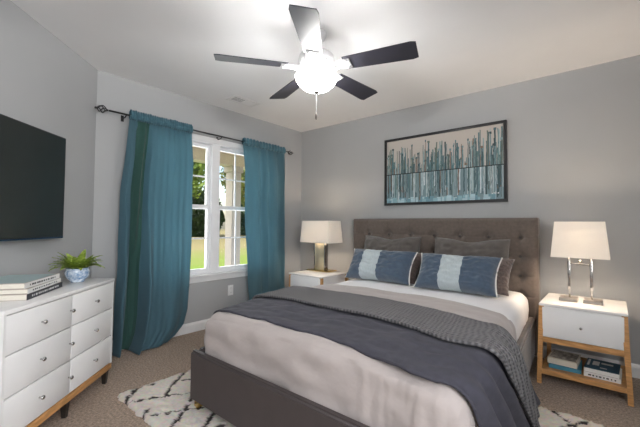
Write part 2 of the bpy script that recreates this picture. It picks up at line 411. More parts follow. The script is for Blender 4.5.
bm = B(); hexa(bm, [(XL(-.2)+tk, -.2, .1), (XR(-.2)-tk, -.2, .1), (XR(YF)-tk, YF+tk, .1), (XL(YF)+tk, YF+tk, .1)]+[(XL(-.2)+tk, -.2, .29), (XR(-.2)-tk, -.2, .29), (XR(YF)-tk, YF+tk, .29), (XL(YF)+tk, YF+tk, .29)])
bobj('slat_base', bm, M_darkwood)

# mattress as a rounded box, warped to the platform
def rbox_grid(nx, ny, nz_):
    """surface points of a unit box as a bmesh"""
    bm = B(); bmesh.ops.create_grid
    faces = []
    vs = {}
    def V(i, j, k):
        if (i, j, k) not in vs: vs[(i, j, k)] = bm.verts.new((i/nx, j/ny, k/nz_))
        return vs[(i, j, k)]
    for i in range(nx):
        for j in range(ny):
            for k in (0, nz_): bm.faces.new((V(i, j, k), V(i+1, j, k), V(i+1, j+1, k), V(i, j+1, k)))
    for i in range(nx):
        for k in range(nz_):
            for j in (0, ny): bm.faces.new((V(i, j, k), V(i+1, j, k), V(i+1, j, k+1), V(i, j, k+1)))
    for j in range(ny):
        for k in range(nz_):
            for i in (0, nx): bm.faces.new((V(i, j, k), V(i, j+1, k), V(i, j+1, k+1), V(i, j, k+1)))
    return bm
def topz(x, y):  # height of the mattress top
    u = (x-XL(y))/(XR(y)-XL(y)); u = min(1, max(0, u))
    return .553+.028*(1-(2*u-1)**4) + .006*nz(x*3, y*3) - .015*max(0, (-y-1.9)/.5)
def mattress_shape(bm, off, ymin, ymax, z0, r, wr=0):
    for v in bm.verts:
        u, t, k = v.co
        y = lerp(ymin-off, ymax+off*0, t); z = lerp(z0, 1, k)
        xl, xr = XL(y)+.052-off, XR(y)-.052+off
        x = lerp(xl, xr, u)
        zt = topz(x, y)+off; z = lerp(z0, zt, k)
        lo = Vector((xl+r, ymin-off+r, -9)); hi = Vector((xr-r, ymax-r*.3, zt-r))
        c = Vector((min(max(x, lo.x), hi.x), min(max(y, lo.y), hi.y), min(z, hi.z)))
        d = Vector((x, y, z))-c
        if d.length > 1e-6:
            m = max(abs(d.x), abs(d.y), abs(d.z)); d = d.normalized()*m
        p = c+d
        # slight belly of the sides
        side = max(0, 1-abs(k-.5)*2)
        if u < .02: p.x -= .012*side
        if u > .98: p.x += .012*side
        if wr:
            n1 = nz(p.x*5+p.z*3, p.y*5, p.z*4); n2 = nz(p.x*2+9, p.y*9, p.z*3)
            if k >= .999: p.z += wr*(.6*n1+.4*n2)
            elif t <= .01: p.y -= wr*(.9*nz(p.x*3+p.z*4, 7, p.z*9)+.5*nz(p.x*7-p.z*5, 1, p.z*14)+1.4*abs(nz(p.x*16, 0, p.z*2))*max(0, min(1, (p.x-2.5)/.3))) + .004
            else: p.x += (1 if u > .5 else -1)*wr*1.2*abs(nz(p.y*14, 2, p.z*3))
        v.co = p
bm = rbox_grid(60, 70, 10); mattress_shape(bm, 0, -2.352, -.165, .29, .07, .004); bobj('mattress', bm, M_sheetw, True)

# blush flat sheet over the lower two thirds of the mattress
bm = rbox_grid(160, 150, 18); mattress_shape(bm, .014, -2.352, -1.06, .325, .075, .020)
bm.faces.ensure_lookup_table()
kill = [f for f in bm.faces if all(abs(v.co.z-.325) < .004 for v in f.verts) or (all(v.co.y > -1.10 for v in f.verts) and abs(f.normal.y) > .6)]
bmesh.ops.delete(bm, geom=kill, context='FACES')
for v in bm.verts:  # the turned-back edge wanders a little
    if v.co.y > -1.5: v.co.y += .03*nz(v.co.x*1.5, 3)*(v.co.y+1.5)/.45 - max(0, v.co.x-2.5)*.25*(v.co.y+1.5)/.45
o = obj('flat_sheet', bm, M_sheetb, None, True); solid(o, .006, 1)
tag(o, 'creased blush pink flat sheet covering the lower part of the mattress', 'bed sheet')

# throws: cloth strips laid across the bed
def strip(name, y0, y1, off, dl, dr, drift, hem, m, amp, nfold, ns=180, nt_=70, ph=0, th_=.012, curl=0, left_in=0, wr=.004):
    r = .085
    lay = None
    pts = []
    def fn(s, t):
        yb = lerp(y0, y1, t)
        xl, xr = XL(yb)+.052-off, XR(yb)-.052+off
        if left_in: xl += 0
        Wt = (xr-xl)-2*r; A = pi/2*r; drr = dr*hem(t); tot = dl+A+Wt+A+drr
        a = s*tot; dd = 0; side = 0
        if a < dl: x = xl; z = topz(xl+r, yb)-r+off-(dl-a); dd = (dl-a); side = -1
        elif a < dl+A:
            q = (a-dl)/r; x = xl+r-r*cos(q); z = topz(xl+r, yb)+off-r+r*sin(q)
        elif a < dl+A+Wt: x = xl+r+(a-dl-A); z = topz(x, yb)+off
        elif a < dl+2*A+Wt:
            q = (a-dl-A-Wt)/r; x = xr-r+r*sin(q); z = topz(xr-r, yb)+off-r+r*cos(q)
        else:
            dd = a-dl-2*A-Wt; x = xr; z = topz(xr-r, yb)-r+off-dd; side = 1
        k = dd/.45
        q_ = min(1, max(0, (a-(dl+A+Wt*.62))/(Wt*.38+A))); y = yb-.115*q_*q_*(3-2*q_)
        # folds: outward waves that grow with the drop
        aa = max(0, (a-(dl+A+Wt*.93)))/.5 if side >= 0 else 0
        if side >= 0:
            y += drift(t)*max(0, aa)**1.2
            wv = (.5+.5*sin(2*pi*nfold*t+ph+2.2*aa))
            x += amp*min(1, aa*1.4)*wv + .028*aa
            z += amp*.3*max(0, .3-abs(aa-.1))*wv
        elif side < 0: x -= .004
        on_top = 1 if dl+A < a < dl+A+Wt else .3
        z += wr*on_top*(nz(x*6, y*14, off*90)+.6*nz(x*15+3, y*25, 1))+ .0015
        if curl: z += 0
        y += .012*nz(x*2.2, t*2+off*50)
        return (x, y, z)
    bm = B(); lay = bm.verts.layers.float_vector.new('cloth'); vs = grid(bm, ns, nt_, fn)
    for i in range(ns+1):
        for j in range(nt_+1): vs[i][j][lay] = (i/ns*2.6, j/nt_*abs(y1-y0)*(1), 0)
    o = obj(name, bm, m, None, True)
    solid(o, th_, 1)
    return o
o = strip('slate_blanket', -1.60, -2.29, .024, .10, .50, lambda t: lerp(.52, .26, t), lambda t: lerp(.80, 1.12, t), M_blanket, .042, 5.5, ph=1.0, th_=.010, wr=.010)
tag(o, 'dark slate blue blanket spread across the bed below the quilt', 'blanket')
o = strip('grey_quilt', -1.52, -1.92, .044, .12, .48, lambda t: lerp(.26, .38, t), lambda t: lerp(.92, 1.04, t), M_quilt, .042, 2.2, ph=4, th_=.014, wr=.003)
tag(o, 'grey stitched quilt folded across the middle of the bed', 'quilt')

# pillows
def pillow_bm(w, h, d, n=40, band=None, pinch=.10, sag=0, seed=0):
    bm = B(); vv = {}
    for sgn in (1, -1):
        for i in range(n+1):
            for j in range(n+1):
                a = i/n*2-1; b = j/n*2-1
                edge = (i in (0, n)) or (j in (0, n))
                if edge and sgn == -1: vv[(-1, i, j)] = vv[(1, i, j)]; continue
                pa = a*(1-pinch*(b*b)*(1-0)+0) if True else a
                x = w/2*a*(1-pinch*(1-b*b)*a*a*.6)
                z = h/2*b*(1-pinch*(1-a*a)*b*b*.9)
                th_ = max(0, (1-a**4)*(1-b**4))**.55
                y = sgn*d/2*th_*(1+.12*nz(a*2+seed, b*2, sgn))
                y += (.010*nz(a*6+seed, b*6, sgn)+.010*abs(nz(a*9+b*5+seed, b*9-a*4, 3))*(abs(a)**3+abs(b)**3))*th_*1.6
                z -= sag*exp(-(a/.4)**2)*max(0, b)
                vv[(sgn, i, j)] = bm.verts.new((x, y, z))
    for sgn in (1, -1):
        for i in range(n):
            for j in range(n):
                f = bm.faces.new([vv[(sgn, i, j)], vv[(sgn, i+1, j)], vv[(sgn, i+1, j+1)], vv[(sgn, i, j+1)]])
                if band:
                    c = (i+.5)/n
                    if band[0] < c < band[1]: f.material_index = 1
    return bm
def orient(o, loc, tilt, yaw=0, roll=0):
    o.matrix_world = Matrix.Translation(loc) @ Matrix.Rotation(yaw, 4, 'Z') @ Matrix.Rotation(tilt, 4, 'X') @ Matrix.Rotation(roll, 4, 'Y')
# sleeping pillows (brown), then grey shams, then the striped cushions
TP = .585
for x, lab, dy in ((1.66, 'brown textured pillow mostly hidden behind the left striped cushion', 0), (2.43, 'brown textured pillow showing behind the right end of the right striped cushion', 0)):
    o = obj('bed_pillow', pillow_bm(.62, .36, .13, seed=x), M_brown, None, True)
    orient(o, (x, -.435, TP+.135), radians(-42)); tag(o, lab, 'pillow', 'brown pillows')
for x, lab, w_ in ((1.56, 'grey pillow leaning on the headboard behind the left striped cushion', .66), (2.36, 'grey pillow leaning on the headboard behind the right striped cushion', .66)):
    o = obj('bed_pillow', pillow_bm(w_, .46, .19, sag=.03, pinch=.05, seed=x*3), M_sham, None, True)
    orient(o, (x, -.285, TP+.205), radians(-13)); tag(o, lab, 'pillow', 'grey pillows')
def cushion(x, y, wd, band, lab, yaw, roll=0):
    r = empty('striped_cushion', (0, 0, 0)); tag(r, lab, 'cushion', 'blue cushions with a pale band')
    orient(r, (x, y, TP+.150), radians(-32), yaw, roll)
    bm = pillow_bm(wd, .335, .20, n=60, band=band, pinch=.13, seed=x)
    obj('cover', bm, [M_blue, M_band], r, True)
    for sx in (1, -1):
        bm = B(); tube(bm, [(sx*(wd/2*(1-.13*.6*(1-(b/14*2-1)**2))+.003), 0, (b/14-.5)*.335) for b in range(15)], .0055, 8)
        obj('piping', bm, M_piping, r, True)
cushion(1.618, -.585, .69, (.27, .53), 'blue cushion with pale band nearer the window', radians(1.5))
cushion(2.362, -.625, .655, (.33, .60), 'blue cushion with pale band nearer the right table lamp', radians(1))

# ------------------------------------------------------------------ nightstands
def nightstand(loc, lab, mirror=False):
    r = empty('nightstand', loc); tag(r, lab, 'nightstand', 'white and oak nightstands')
    # local: x 0..+.47 centre at 0, y 0 at the back to -.46 at the front
    hw = .235; D = .495; HT = .555
    bm = B(); box(bm, -hw-.008, hw+.008, -D-.012, .005, HT-.0, HT+.018, .004); obj('tabletop', bm, M_whitetop, r, 'auto')
    for sx in (-1, 1):
        for yy, nm in ((-D+.015, 'f'), (-.02, 'b')):
            bm = B(); a = .014; xb = sx*(hw+.012); xt = sx*(hw-.008); yb = yy+(-.012 if nm == 'f' else .0)
            hexa(bm, [(xb-a, yb-a, 0), (xb+a, yb-a, 0), (xb+a, yb+a, 0), (xb-a, yb+a, 0), (xt-a-.003, yy-a-.002, HT), (xt+a, yy-a-.002, HT), (xt+a, yy+a, HT), (xt-a-.003, yy+a, HT)])
            obj('leg', bm, M_oak, r)
    bm = B(); box(bm, -hw+.022, hw-.022, -D+.012, -.02, .335, HT-.001); obj('drawer_box', bm, M_white, r)
    bm = B(); box(bm, -hw+.010, hw-.010, -D+.004, -D+.011, .335, HT-.002, mi=0); box(bm, -hw+.012, hw-.012, -D-.004, -D+.012, .338, HT-.008, .002); dr = obj('drawer', bm, M_white, r, 'auto')
    bm = B(); bmesh.ops.create_uvsphere(bm, u_segments=14, v_segments=8, radius=.009, matrix=Matrix.Translation((0, -D-.018, .435)))
    tube(bm, [(0, -D-.018, .435), (0, -D, .435)], .004, 8); obj('knob', bm, M_steel, dr, True)
    bm = B(); box(bm, -hw+.004, hw-.004, -D+.004, -D+.022, .295, .333); box(bm, -hw+.004, hw-.004, -.03, -.012, .295, .333)
    for sx in (-1, 1): box(bm, sx*(hw-.004)-.008, sx*(hw-.004)+.008, -D+.02, -.02, .295, .333)
    obj('apron_rail', bm, M_oakh, r)
    bm = B(); box(bm, -hw+.004, hw-.004, -D+.0, -.012, .085, .098); box(bm, -hw-.002, hw+.002, -D-.006, -D+.012, .07, .105, .002)
    for sx in (-1, 1): box(bm, sx*(hw+.001)-.008, sx*(hw+.001)+.008, -D+.02, -.02, .075, .1)
    obj('lower_shelf', bm, M_oakh, r)
    return r
nightstand((3.184, -.085, 0), 'white and oak nightstand with open book shelf right of the bed')
nightstand((.745, -.215, 0), 'white nightstand left of the bed beside the window')

# books
def book(name, loc, rz, w_, d, h, cover, lab, group, spine_marks=None, top=None, cat='book'):
    """w_ along local x, d along local y, spine on the -y side"""
    r = empty(name, loc, rz); tag(r, lab, cat, group); t = .003
    bm = B(); box(bm, -w_/2, w_/2, -d/2, d/2, 0, t, .0008, 1); box(bm, -w_/2, w_/2, -d/2, d/2, h-t, h, .0008, 1); box(bm, -w_/2, w_/2, -d/2, -d/2+t, 0, h, .0008, 1)
    obj('cover', bm, cover, r, 'auto')
    bm = B(); box(bm, -w_/2+.004, w_/2-.004, -d/2+t, d/2-.004, t, h-t); obj('pages', bm, M_paper, r)
    if spine_marks:
        bm = B(); rnd = random.Random(len(lab)); x = -w_*.38
        while x < w_*.34:
            l = rnd.uniform(.006, .02); z0 = h*.35; box(bm, x, x+l, -d/2-.0008, -d/2+.001, z0, h*.65); x += l+rnd.uniform(.003, .012)
        obj('spine_lettering', bm, spine_marks, r)
    if top:
        bm = B()
        for (x0, x1, y0, y1, mi) in top[0]: box(bm, x0*w_, x1*w_, y0*d, y1*d, h-.0005, h+.0008+.0003*mi, mi=mi)
        obj('cover_picture', bm, top[1], r)
    return r
def flatm(n, c, r=.5): return mat(n, c, r, var=.05)
M_cream = flatm('cream_cover', (.66, .60, .50)); M_teal = flatm('teal_cover', (.06, .25, .36)); M_navy = flatm('navy_cover', (.03, .09, .14)); M_ink = flatm('black_cover', (.03, .03, .035))
M_wh = flatm('white_cover', (.75, .74, .72)); M_aqua = flatm('aqua_print', (.36, .47, .48)); M_taupe = flatm('taupe_cover', (.46, .40, .35)); M_pattern = mat('ornament_print', (.09, .08, .07), .5, vscale=35, col2=(.55, .50, .42))
zsh = .0985
g = 'books on the nightstand shelf'
book('hardcover_book', (3.078, -.385, zsh), radians(2), .19, .24, .026, M_teal, 'teal book at the bottom of the left pile on the nightstand shelf', g)
book('hardcover_book', (3.070, -.38, zsh+.0262), radians(-3), .175, .22, .042, M_cream, 'thick cream book with ornate brown cover on the nightstand shelf', g, top=([(-.45, .45, -.42, .42, 0)], [M_pattern]))
book('hardcover_book', (3.293, -.395, zsh), radians(-2), .195, .24, .03, M_wh, 'white book with dark spine letters under the blue one on the nightstand shelf', g, M_ink)
book('hardcover_book', (3.290, -.39, zsh+.0302), radians(-3), .185, .23, .026, M_wh, 'book with blue and white cover topping the right pile on the nightstand shelf', g, top=([(-.5, .5, -.5, .5, 0), (-.3, -.1, -.1, .3, 1), (-.05, .3, .12, .26, 1), (-.05, .15, -.3, -.22, 1), (-.45, -.38, -.2, .4, 1)], [M_navy, M_wh]))

# lamps
def bulb(loc, e, par):
    l = bpy.data.lights.new('lamp_bulb_light', 'POINT'); l.energy = e; l.color = (1, .80, .60); l.shadow_soft_size = .035
    o = bpy.data.objects.new('lamp_bulb_light', l); COL.objects.link(o); o.location = loc; o.parent = par
    return o
def shade_bm(w0, d0, w1, d1, z0, z1, t=.0025):
    bm = B()
    for k in (0, 1):
        rings = []
        for (w_, d, z) in ((w0, d0, z0), (w1, d1, z1)):
            q = k*t; rings.append([bm.verts.new(p) for p in ((-w_/2+q, -d/2+q, z), (w_/2-q, -d/2+q, z), (w_/2-q, d/2-q, z), (-w_/2+q, d/2-q, z))])
        for i in range(4): j = (i+1) % 4; bm.faces.new((rings[0][i], rings[0][j], rings[1][j], rings[1][i]))
        if k == 0: first = rings
        else:
            for a in (0, 1):
                for i in range(4): j = (i+1) % 4; bm.faces.new((first[a][i], first[a][j], rings[a][j], rings[a][i]))
    return bm
TZ = .574
M_basebar = mat('satin_nickel', (.30, .27, .24), .45, metal=.6)
lr = empty('table_lamp', (3.170, -.335, TZ), radians(0)); tag(lr, 'chrome two-legged table lamp with lit white shade on the right nightstand', 'lamp', 'table lamps')
for sx in (-1, 1):
    bm = B(); xc = sx*.072
    hexa(bm, [(xc-.056, -.062, 0), (xc+.056, -.062, 0), (xc+.056, .062, 0), (xc-.056, .062, 0), (xc-.053, -.058, .024), (xc+.053, -.058, .024), (xc+.053, .058, .024), (xc-.053, .058, .024)])
    obj('base_bar', bm, M_basebar, lr)
    bm = B(); xl_ = sx*.066
    box(bm, xl_-.006, xl_+.006, -.006, .006, .024, .335, .002); box(bm, xl_-.009, xl_+.009, -.022, -.012, .09, .30, .003)
    obj('leg', bm, M_chrome, lr, 'auto')
bm = B(); box(bm, -.075, .075, -.008, .008, .270, .281, .002); obj('crossbar', bm, M_chrome, lr, 'auto')
bm = B(); tube(bm, [(0, 0, .281), (0, 0, .40)], .005, 10); bmesh.ops.create_uvsphere(bm, u_segments=12, v_segments=8, radius=.011, matrix=Matrix.Translation((0, 0, .295))); obj('stem', bm, M_chrome, lr, True)
bm = B(); lathe(bm, [(.012, .40), (.014, .42), (.028, .455), (.030, .475), (.02, .50), (.003, .51)], 20); obj('light_bulb', bm, emis('lit_bulb', (1, .88, .72), 8), lr, True)
bm = B(); obj('lamp_shade', shade_bm(.345, .20, .295, .165, .325, .59), M_shade, lr)
bulb((0, 0, .46), 24, lr).data.shadow_soft_size = .05
ll = empty('table_lamp', (.655, -.33, TZ), radians(0)); tag(ll, 'brass and smoked glass column table lamp with white box shade on the left nightstand', 'lamp', 'table lamps')
bm = B(); box(bm, -.155, .165, -.09, .10, .0, .012, .004)
o = obj('base_tray', bm, M_gold, ll, 'auto')
M_smoke = mat('mirrored_column', (.72, .63, .46), .28, metal=.7)
bm = B(); box(bm, -.075, .075, -.028, .028, .012, .335, .003); obj('column', bm, M_smoke, ll, 'auto')
bm = B()
for sx in (-1, 1): box(bm, sx*.078-.008, sx*.078+.008, -.031, .031, .012, .338, .002)
box(bm, -.086, .086, -.031, .031, .330, .345, .002)
obj('column_trim', bm, M_steel, ll, 'auto')
bm = B(); tube(bm, [(0, 0, .345), (0, 0, .43)], .005, 10); obj('stem', bm, M_steel, ll, True)
bm = B(); lathe(bm, [(.012, .43), (.014, .44), (.028, .465), (.030, .485), (.02, .51), (.003, .52)], 20); obj('light_bulb', bm, bpy.data.materials['lit_bulb'], ll, True)
obj('lamp_shade', shade_bm(.46, .26, .42, .225, .34, .60), M_shade, ll)
bulb((0, 0, .47), 14, ll).data.shadow_soft_size = .05

# ------------------------------------------------------------------ curtains and rod
rodm = M_black
rod = empty('curtain_rod', (.095, -1.37, 2.085)); tag(rod, 'thin black curtain rod with twisted cage finials above the window', 'curtain rod')
bm = B(); tube(bm, [(0, -1.12, .0), (0, 1.0, .0)], .008, 10); obj('pole', bm, rodm, rod, True)
for s_, y in ((-1, -1.12), (1, 1.0)):
    bm = B()
    for k in range(4):
        pts = []
        for i in range(17):
            q = i/16; a = k*pi/2+q*pi*1.1; rr = .030*sin(pi*q)**.8; pts.append((rr*cos(a), y+s_*(.015+.075*q), rr*sin(a)))
        tube(bm, pts, .0045, 6)
    bmesh.ops.create_uvsphere(bm, u_segments=10, v_segments=6, radius=.009, matrix=Matrix.Translation((0, y+s_*.012, 0)))
    bmesh.ops.create_uvsphere(bm, u_segments=10, v_segments=6, radius=.010, matrix=Matrix.Translation((0, y+s_*.098, 0)))
    obj('finial', bm, rodm, rod, True)
for y in (-.98, 0, .93):
    bm = B(); tube(bm, [(-.093, y, -.02), (-.03, y, -.02), (-.005, y, -.008)], .005, 8); box(bm, -.0945, -.09, y-.012, y+.012, -.045, .01, .001); obj('bracket', bm, rodm, rod)

def curtain(name, lab, cols, zlev, edges, nf, parts, seedp):
    """edges(t)->(y_left,y_right), t 0 at the rod and 1 at the hem"""
    r = empty(name, (.095, (edges(0)[0]+edges(0)[1])/2, 0)); tag(r, lab, 'curtain', 'teal curtains')
    o0 = r.location.copy()
    for (u0, u1, m, nm) in parts:
        def fn(u, t):
            uu = lerp(u0, u1, u)
            yl, yr = edges(t); y = lerp(yl, yr, uu); z = zlev(t, uu)
            k = min(1, t*6)
            x = .10+cols['off'](t, uu)*k+cols['amp'](t, uu)*sin(2*pi*nf*(uu+.03*sin(uu*9+seedp)+.02*t))+.003*nz(uu*22, t*2, seedp)+.006*nz(uu*6, t*4, seedp+9)
            x = max(x, .058 if y > -2.275 else .018)
            # gathered header around the rod
            if t < .045:
                k = 1-t/.045; x = lerp(x, .095+.014*(1 if 1 else 0)+.008*sin(2*pi*nf*2.5*uu), .6*k)
            y += .010*nz(uu*8, t*6, 5+seedp)*(t > .05)
            return Vector((x, y, z))-Vector(o0)
        bm = B(); grid(bm, int(220*(u1-u0))+10, 90, fn); o = obj(nm, bm, m, r, True); solid(o, .002, 0)
    # rod pocket header
    def hd(u, v):
        yl, yr = edges(0); y = lerp(yl, yr, u); a = v*2*pi
        ruf = .006*sin(2*pi*nf*3*u)+.006*nz(u*30, 1, seedp)
        return Vector((.108+(.030+ruf)*cos(a), y, 2.080+ruf*.6+(.034+ruf)*sin(a)+ (.012 if sin(a) > .6 else 0)))-Vector(o0)
    bm = B(); grid(bm, 120, 16, hd); obj('header', bm, M_header, r, True)
    return r
# left curtain: wide, hem gathered inward to the right and swelling into the room
def eL(t):
    z = lerp(2.09, .0, t)
    yl = interp(t, [(0, -2.325), (.35, -2.385), (1, -2.425)])
    yr = interp(t, [(0, -1.735), (.4, -1.735), (.72, -1.745), (.86, -1.76), (.93, -1.80), (.97, -1.87), (1, -1.96)])
    return yl, yr
def zL(t, u):
    return lerp(2.085, .012, t)
PL = [(0, .0), (.05, .05), (.105, .045), (.13, -.02), (.18, -.01), (.22, .025), (.27, -.03), (.30, -.03), (.335, .045), (.42, .05), (.60, .03), (.78, .052), (.92, .03), (1, .045)]
def offL(t, u):
    x = interp(u, PL)
    if .115 < u < .315: x = lerp(x, -.06, max(0, min(1, (t-.40)/.25)))
    x += max(0, min(1, (t-.40)/.3))*(.11*exp(-((u-.34)/.05)**2)+.08*exp(-((u-.05)/.05)**2))
    if u >= .315: x += .07*max(0, t-.45)*sin(pi*min(1, (u-.25)/.75))*1.9
    return x
curtain('window_curtain', 'wide teal curtain left of the window, its hem gathered and swelling into the room',
    dict(amp=lambda t, u: (.005 if u > .33 else .004)*interp(t, [(0, 1.3), (.15, .7), (1, .5)]), off=offL, hm=M_curtain),
    zL, eL, 9.3, [(0, .12, M_curtain, 'side_drop'), (.12, .30, M_curtain_backlit, 'backlit_fold'), (.30, 1, M_curtain, 'drop')], .3)  # second part carries the painted green backlight
def eR(t): return interp(t, [(0, -1.095), (.4, -1.085), (.75, -1.03), (1, -.98)]), interp(t, [(0, -.43), (1, -.40)])
curtain('window_curtain', 'narrower teal curtain right of the window hanging straight behind the bed',
    dict(amp=lambda t, u: interp(t, [(0, .012), (.15, .010), (1, .014)])*(.4 if u < .3 else 1), off=lambda t, u: interp(u, [(0, .045), (.25, .055), (.38, .02), (.5, .05), (.62, .01), (.76, .045), (.88, .0), (.95, .03), (1, .01)])*(1-.2*t), hm=M_curtain),
    lambda t, u: lerp(2.085, .02, t), eR, 4.6, [(0, 1, M_curtain, 'drop')], 1.7)

# outlet
def outlet(x, y, z, lab, pw=.07, ph_=.115):
    r = empty('wall_outlet', (.0015, y, z)); tag(r, lab, 'outlet')
    bm = B(); box(bm, 0, .006, -pw/2, pw/2, -ph_/2, ph_/2, .002); obj('cover_plate', bm, M_plastic, r, 'auto')
    for s_ in (-1, 1):
        bm = B(); box(bm, .004, .0085, -.016, .016, s_*.025-.014, s_*.025+.014, .002); so_ = obj('socket', bm, M_plastic, r, 'auto')
        bm = B(); box(bm, .0075, .0088, -.008, -.006, s_*.025-.005, s_*.025+.006); box(bm, .0075, .0088, .006, .008, s_*.025-.005, s_*.025+.006); obj('slot', bm, M_black, so_)
outlet(0, -1.16, .37, 'white wall outlet below the window')

# ------------------------------------------------------------------ painting
P = empty('framed_painting', (1.988, -.002, 1.732)); tag(P, 'wide black framed abstract painting of teal vertical strokes above the bed', 'painting')
hwp, hhp = .636, .378
bm = B(); t = .026
box(bm, -hwp, hwp, -.032, 0, hhp-t, hhp, .002); box(bm, -hwp, hwp, -.032, 0, -hhp, -hhp+t, .002); box(bm, -hwp, -hwp+t, -.0315, 0, -hhp, hhp, .002); box(bm, hwp-t, hwp, -.0315, 0, -hhp, hhp, .002)
obj('frame', bm, M_black, P, 'auto')
def paint():
    rnd = random.Random(21); W_, H_ = 2*(hwp-t), 2*(hhp-t); quads = []
    x0, z0 = -W_/2, -H_/2
    teal_ = 0; quads.append((x0, x0+W_, z0, z0+H_, (.50, .46, .42)))
    hor = z0+H_*.455
    quads.append((x0, x0+W_, z0, hor, (.20, .29, .32)))
    teal = [(.10, .165, .18), (.16, .25, .27), (.055, .10, .11), (.22, .32, .33), (.09, .19, .21), (.13, .16, .14), (.20, .14, .11), (.33, .42, .42), (.04, .07, .08), (.07, .13, .15), (.10, .17, .17), (.14, .21, .22)]
    for i in range(240):
        x = rnd.uniform(0, 1); env = .60+.34*x+.16*abs(sin(x*19+1))+.1*sin(x*7)
        h = (H_-(hor-z0))*min(.93, max(.12, env*rnd.uniform(.2, 1.0)**1.25*.98)); wq = rnd.uniform(.005, .015)
        quads.append((x0+x*(W_-wq), x0+x*(W_-wq)+wq, hor, hor+h, rnd.choice(teal)))
        if rnd.random() < .3: quads.append((x0+x*(W_-wq)-wq*.4, x0+x*(W_-wq)+wq*1.4, hor+h-.018, hor+h+.004, rnd.choice(teal)))
    for i in range(260):
        x = rnd.uniform(0, 1); wq = rnd.uniform(.003, .013); h = (hor-z0)*rnd.uniform(.4, 1)
        c = rnd.choice(teal+[(.6, .66, .68), (.40, .5, .53), (.3, .40, .43)])
        quads.append((x0+x*(W_-wq), x0+x*(W_-wq)+wq, hor-h, hor, c))
    for i in range(60):
        x = rnd.uniform(0, .95); quads.append((x0+x*W_, x0+x*W_+rnd.uniform(.02, .05), z0, z0+rnd.uniform(.02, .06), rnd.choice([(.25, .42, .48), (.4, .55, .6), (.16, .3, .36)])))
    quads.append((x0, x0+W_, hor-.0045, hor+.0045, (.02, .025, .03)))
    for k in range(5): quads.append((-x0-.10+k*.013, -x0-.10+k*.013+.007, z0+.05+.004*(k % 2), z0+.058+.006*(k % 3), (.8, .82, .82)))
    bm = B(); cl = bm.loops.layers.float_color.new('Col')
    for i, (a, b, c, d, col) in enumerate(quads):
        y = -.018-i*.000008
        top = min(d, z0+H_); a = max(a, x0); b = min(b, -x0); nseg = 8
        if b-a > .1: nseg = 1
        L_ = []; R_ = []
        for s_ in range(nseg+1):
            z = lerp(c, top, s_/nseg); j1 = 0 if nseg == 1 else .006*nz(a*40, z*25, i); L_.append(bm.verts.new((a+j1, y, z))); R_.append(bm.verts.new((b+j1*.6, y, z)))
        for s_ in range(nseg):
            f = bm.faces.new((L_[s_], R_[s_], R_[s_+1], L_[s_+1]))
            k = 1+.25*nz(a*50, s_*1.3, i)
            for lp in f.loops: lp[cl] = (col[0]*k, col[1]*k, col[2]*k, 1)
    bm2 = bm
    box(bm2, x0, -x0, -.016, -.004, z0, -z0)
    return bm
bmq = paint(); me = None
o = obj('canvas', bmq, attr_mat('painted_canvas', .5, .3), P)

# ------------------------------------------------------------------ television on the angled wall
def wallpt(u, nn, z):  # u along the angled wall from the corner, nn into the room
    return Vector((u/sqrt(2)+nn/sqrt(2), WY-u/sqrt(2)+nn/sqrt(2), z))
AR = radians(135)  # local +x runs from far to near end ... local frame: x = along wall, y = into the wall
tv = empty('television', wallpt(1.125, .0, 1.37)); tv.rotation_euler = (0, 0, radians(-45)+0)
# local x along the wall (+ away from the corner), local y: from the wall into the room
tag(tv, 'large black flat television mounted on the left wall above the dresser', 'television')
bm = B(); box(bm, -.625, .625, .045, .075, -.352, .352, .004); obj('casing', bm, M_black, tv, 'auto')
bm = B(); box(bm, -.615, .615, .073, .0765, -.335, .343); obj('screen', bm, M_tv, tv)
bm = B(); box(bm, -.615, .615, .0755, .0785, -.3515, -.343); o = obj('bezel_reflection', bm, mat('blue_reflection', (.05, .12, .22), .2, metal=.8), tv); o['label'] = 'bluish reflection painted as a strip along the bottom edge'  # blue reflection on the lower bezel, painted as a coloured strip
bm = B(); box(bm, -.2, .2, .002, .045, -.15, .15, .003); obj('wall_mount', bm, M_black, tv)

# ------------------------------------------------------------------ dresser
dz = .73; dn0, dn1 = .02, .41; du0, du1 = .47, 1.425
ds = empty('dresser', wallpt(0, 0, 0)); ds.rotation_euler = (0, 0, radians(-45)); tag(ds, 'white six-drawer dresser on an oak base along the left wall', 'dresser')
bm = B(); box(bm, du0, du1, dn0, dn1-.02, .135, dz-.022, .002); box(bm, du0, du0+.016, dn1-.02, dn1, .135, dz-.02); box(bm, du1-.016, du1, dn1-.02, dn1, .135, dz-.02)
obj('body', bm, M_white, ds, 'auto')
bm = B(); box(bm, du0-.004, du1+.004, dn0-.002, dn1+.004, dz-.022, dz, .003); obj('top_board', bm, M_whitetop, ds, 'auto')
bm = B(); box(bm, du0, du1, dn0+.01, dn1, .095, .133, .003); obj('base_rail', bm, M_oakh, ds, 'auto')
for u, nn in ((du0+.03, dn1-.03), (du1-.03, dn1-.03), (du0+.03, dn0+.04), (du1-.03, dn0+.04), (.93, dn1-.03)):
    bm = B(); a, b = .018, .011; hexa(bm, [(u-b, nn-b, 0), (u+b, nn-b, 0), (u+b, nn+b, 0), (u-b, nn+b, 0), (u-a, nn-a, .097), (u+a, nn-a, .097), (u+a, nn+a, .097), (u-a, nn+a, .097)]); obj('foot', bm, M_darkwood, ds)
rows = [(.525, .703), (.333, .519), (.141, .327)]; ud = .935
